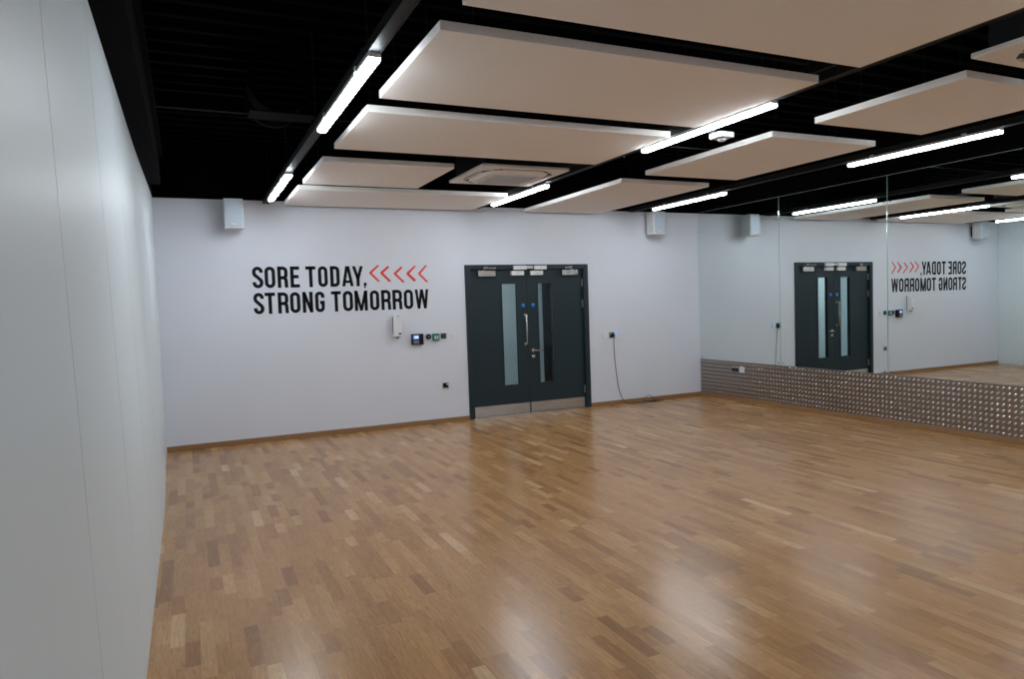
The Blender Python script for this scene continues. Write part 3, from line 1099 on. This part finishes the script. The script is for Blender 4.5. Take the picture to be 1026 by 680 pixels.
# ================================================================== THINGS ON THE BACK WALL
# dispenser
t = thing('wall_dispenser', 'tall slim white dispenser on the wall under the slogan, with a small dark window', 'dispenser', (2.775, 0, 1.17))
b = MB()
b.box(2.700, 2.805, -0.110, -0.018, 1.195, 1.478, ch=0.012)
b.build('cover', M_WHITE, t)
MB().box(2.712, 2.795, -0.020, 0, 1.20, 1.470).build('back_plate', M_GREYP, t)
MB().box(2.6985, 2.702, -0.060, -0.035, 1.225, 1.450).build('side_slot', M_DARKP, t)
MB().box(2.757, 2.795, -0.1125, -0.108, 1.222, 1.242, ch=0.0015).build('level_window', M_DARKP, t)
b = MB()
b.lathe((2.755, -0.062, 1.200), [(0, 0.030), (0.018, 0.026), (0.030, 0.014), (0.034, 0.010)], (0, 0, -1), n=20)
b.build('nozzle', M_GREYP, t)
MB().box(2.738, 2.772, -0.1115, -0.108, 1.452, 1.462).build('badge', M_GREYP, t)

# access reader
t = thing('access_control_terminal', 'black wall terminal with a small lit blue screen', 'access terminal', (3.030, 0, 1.068))
b = MB()
b.box(2.950, 3.112, -0.040, 0, 1.072, 1.214, ch=0.006)
b.build('housing', M_DARKP, t)
s_ = MB().box(2.970, 3.048, -0.0415, -0.0395, 1.146, 1.198).build('screen', M_SCREEN, t)
MB().box(2.992, 3.006, -0.0422, -0.0414, 1.160, 1.186).box(3.014, 3.036, -0.0422, -0.0414, 1.160, 1.186).build('clock_digits', M_SCREENW, s_)
b = MB()
for r_ in range(3):
    for c_ in range(4):
        b.box(2.974 + c_ * 0.019, 2.988 + c_ * 0.019, -0.0425, -0.0395, 1.086 + r_ * 0.017, 1.097 + r_ * 0.017)
b.build('keypad', M_GREYP, t)
b = MB()
b.box(3.068, 3.100, -0.0425, -0.0395, 1.084, 1.110, ch=0.001)
b.box(3.068, 3.100, -0.0415, -0.0395, 1.130, 1.196, ch=0.001)
b.build('fingerprint_window', M_TRUNK, t)

# rotary control
t = thing('rotary_switch', 'white square wall plate with a round black dial', 'switch', (3.185, 0, 1.12))
MB().box(3.145, 3.225, -0.010, 0, 1.122, 1.202, ch=0.002).build('plate', M_WHITE, t)
MB().lathe((3.188, -0.010, 1.170), [(0, 0.036), (0.012, 0.036), (0.016, 0.030)], (0, -1, 0)).build('dial', M_DARKP, t)
MB().lathe((3.188, -0.026, 1.170), [(0, 0.012), (0.010, 0.010)], (0, -1, 0)).build('knob', M_GREYP, t)

# green call point
t = thing('emergency_call_point', 'square green break glass call point on the wall', 'call point', (3.289, 0, 1.112))
MB().box(3.244, 3.334, -0.045, 0, 1.114, 1.206, ch=0.005).build('housing', M_GREEN, t)
MB().box(3.262, 3.316, -0.047, -0.044, 1.136, 1.176, ch=0.001).build('glass_panel', M_SIGNW, t)
MB().box(3.283, 3.297, -0.0478, -0.0468, 1.140, 1.170).box(3.268, 3.280, -0.0478, -0.0468, 1.152, 1.158).box(3.300, 3.312, -0.0478, -0.0468, 1.152, 1.158).build('print', M_GREEN, t)

# steel key switch
t = thing('key_switch', 'small steel framed black switch between the green call point and a white plate', 'switch', (3.401, 0, 1.128))
MB().box(3.360, 3.442, -0.009, 0, 1.129, 1.209, ch=0.002).build('plate', M_GREYP, t)
MB().box(3.370, 3.432, -0.012, -0.008, 1.140, 1.200, ch=0.001).build('insert', M_DARKP, t)
MB().lathe((3.401, -0.012, 1.168), [(0, 0.017), (0.006, 0.016)], (0, -1, 0), n=20).build('button', M_GREEN, t)
for dx in (-0.036, 0.036):
    MB().lathe((3.401 + dx, -0.009, 1.169), [(0, 0.003), (0.001, 0.003)], (0, -1, 0), n=8).build('screw', M_CHROME, t)

# white switch plate by the door
t = thing('light_switch', 'plain white wall switch plate nearest the left side of the doors', 'switch', (3.523, 0, 1.114))
MB().box(3.480, 3.568, -0.009, 0, 1.115, 1.203, ch=0.002).build('plate', M_WHITE, t)
for zz in (1.170, 1.134):
    MB().box(3.500, 3.548, -0.0115, -0.008, zz, zz + 0.020, ch=0.001).build('rocker', M_SPEAK, t)

# low socket
t = thing('wall_socket', 'steel framed black socket low on the wall left of the doors', 'socket', (3.402, 0, 0.45))
MB().box(3.358, 3.448, -0.008, 0, 0.452, 0.541, ch=0.002).build('plate', M_STEEL, t)
MB().box(3.366, 3.440, -0.012, -0.007, 0.472, 0.534, ch=0.001).build('insert', M_DARKP, t)
MB().box(3.418, 3.434, -0.016, -0.011, 0.504, 0.528, ch=0.001).build('rocker', M_WHITE, t)
MB().box(3.374, 3.382, -0.0125, -0.0115, 0.480, 0.489).box(3.398, 3.406, -0.0125, -0.0115, 0.480, 0.489).box(3.386, 3.394, -0.0125, -0.0115, 0.503, 0.515).build('pin_hole', M_BLACK, t)

# plates right of the doors
t = thing('blank_wall_plate', 'blank white wall plate right of the doors', 'wall plate', (5.944, 0, 1.0))
MB().box(5.898, 5.990, -0.009, 0, 0.999, 1.091, ch=0.003).build('plate', M_WHITE, t)
MB().lathe((5.915, -0.009, 1.045), [(0, 0.004), (0.001, 0.003)], (0, -1, 0), n=8).lathe((5.973, -0.009, 1.045), [(0, 0.004), (0.001, 0.003)], (0, -1, 0), n=8).build('screw', M_SPEAK, t)
t = thing('wall_socket', 'grey steel socket right of the doors with a cable plugged in', 'socket', (6.068, 0, 1.0))
MB().box(6.022, 6.112, -0.009, 0, 1.002, 1.094, ch=0.002).build('plate', M_GREYP, t)
MB().box(6.032, 6.102, -0.013, -0.008, 1.014, 1.084, ch=0.001).build('insert', M_TRUNK, t)
MB().box(6.040, 6.056, -0.016, -0.012, 1.056, 1.078, ch=0.001).build('rocker', M_GREYP, t)
MB().box(6.066, 6.100, -0.034, -0.012, 1.026, 1.060, ch=0.004).build('plug', M_DARKP, t)
t = thing('wall_controller', 'small white wall unit with a glowing blue light beside the grey socket', 'wall controller', (6.168, 0, 1.0))
MB().box(6.128, 6.208, -0.014, 0, 1.010, 1.098, ch=0.003).build('housing', M_WHITE, t)
MB().box(6.146, 6.184, -0.0152, -0.0135, 1.046, 1.088, ch=0.0005).build('indicator', M_LED, t)

# the cable down the wall and its coil on the floor
pts = [(6.083, -0.034, 1.030), (6.090, -0.034, 1.00), (6.096, -0.012, 0.94), (6.103, -0.008, 0.80), (6.112, -0.006, 0.66), (6.128, -0.006, 0.50), (6.147, -0.006, 0.36),
       (6.162, -0.006, 0.27), (6.178, -0.008, 0.20), (6.215, -0.024, 0.09), (6.262, -0.034, 0.028), (6.300, -0.060, 0.005), (6.38, -0.085, 0.004), (6.48, -0.09, 0.004), (6.58, -0.085, 0.005)]


def smooth(P, n=6):
    P = [Vector(p) for p in P]
    out = []
    for i in range(len(P) - 1):
        p0, p1, p2, p3 = P[max(i - 1, 0)], P[i], P[i + 1], P[min(i + 2, len(P) - 1)]
        for k in range(n):
            t_ = k / n
            out.append(0.5 * ((2 * p1) + (p2 - p0) * t_ + (2 * p0 - 5 * p1 + 4 * p2 - p3) * t_ ** 2 + (3 * p1 - p0 - 3 * p2 + p3) * t_ ** 3))
    out.append(P[-1])
    return out


rnd = random.Random(4)
coil = []
for i in range(60):
    a = i * 0.55
    rr_ = 0.062 + 0.035 * math.sin(i * 0.37)
    coil.append((6.68 + rr_ * 1.5 * math.cos(a) + 0.012 * math.sin(i), -0.115 + rr_ * 0.62 * math.sin(a), 0.006 + 0.018 * (0.5 + 0.5 * math.sin(i * 1.13)) * min(1, i / 8)))
arch = [(6.56, -0.10, 0.008), (6.58, -0.09, 0.055), (6.62, -0.08, 0.092), (6.67, -0.09, 0.098), (6.72, -0.11, 0.060), (6.76, -0.13, 0.02)]
tail = [(6.76, -0.13, 0.010), (6.82, -0.11, 0.006), (6.88, -0.125, 0.006), (6.94, -0.10, 0.006)]
b = MB()
b.tube(smooth(pts + coil), 0.0042, 6)
b.tube(smooth(arch), 0.0042, 6)
b.tube(smooth(tail), 0.0042, 6)
tag(b.build('power_cable', M_CABLE), 'thin dark cable running down the wall right of the doors to a floor coil', 'cable')

# sockets on the tread plate
XP = W - 0.0055
t = thing('wall_socket', 'dark double socket set in the tread plate near the corner', 'socket', (XP, -0.80, 0.43))
MB().box(XP - 0.008, W - 0.002, -0.878, -0.722, 0.432, 0.518, ch=0.002).build('plate', M_GREYP, t)
b = MB()
for yy in (-0.868, -0.796):
    b.box(XP - 0.011, XP - 0.007, yy, yy + 0.064, 0.440, 0.496, ch=0.001)
b.build('insert', M_DARKP, t)
for yy in (-0.850, -0.775):
    MB().box(XP - 0.013, XP - 0.007, yy, yy + 0.022, 0.494, 0.510, ch=0.001).build('rocker', M_SPEAK, t)
t = thing('blank_wall_plate', 'white wall plate set in the tread plate beside the dark double socket', 'wall plate', (XP, -0.936, 0.43))
MB().box(XP - 0.009, W - 0.002, -0.980, -0.893, 0.432, 0.522, ch=0.003).build('plate', M_WHITE, t)
MB().box(XP - 0.0105, XP - 0.008, -0.955, -0.918, 0.470, 0.492, ch=0.0005).build('outlet', M_SPEAK, t)
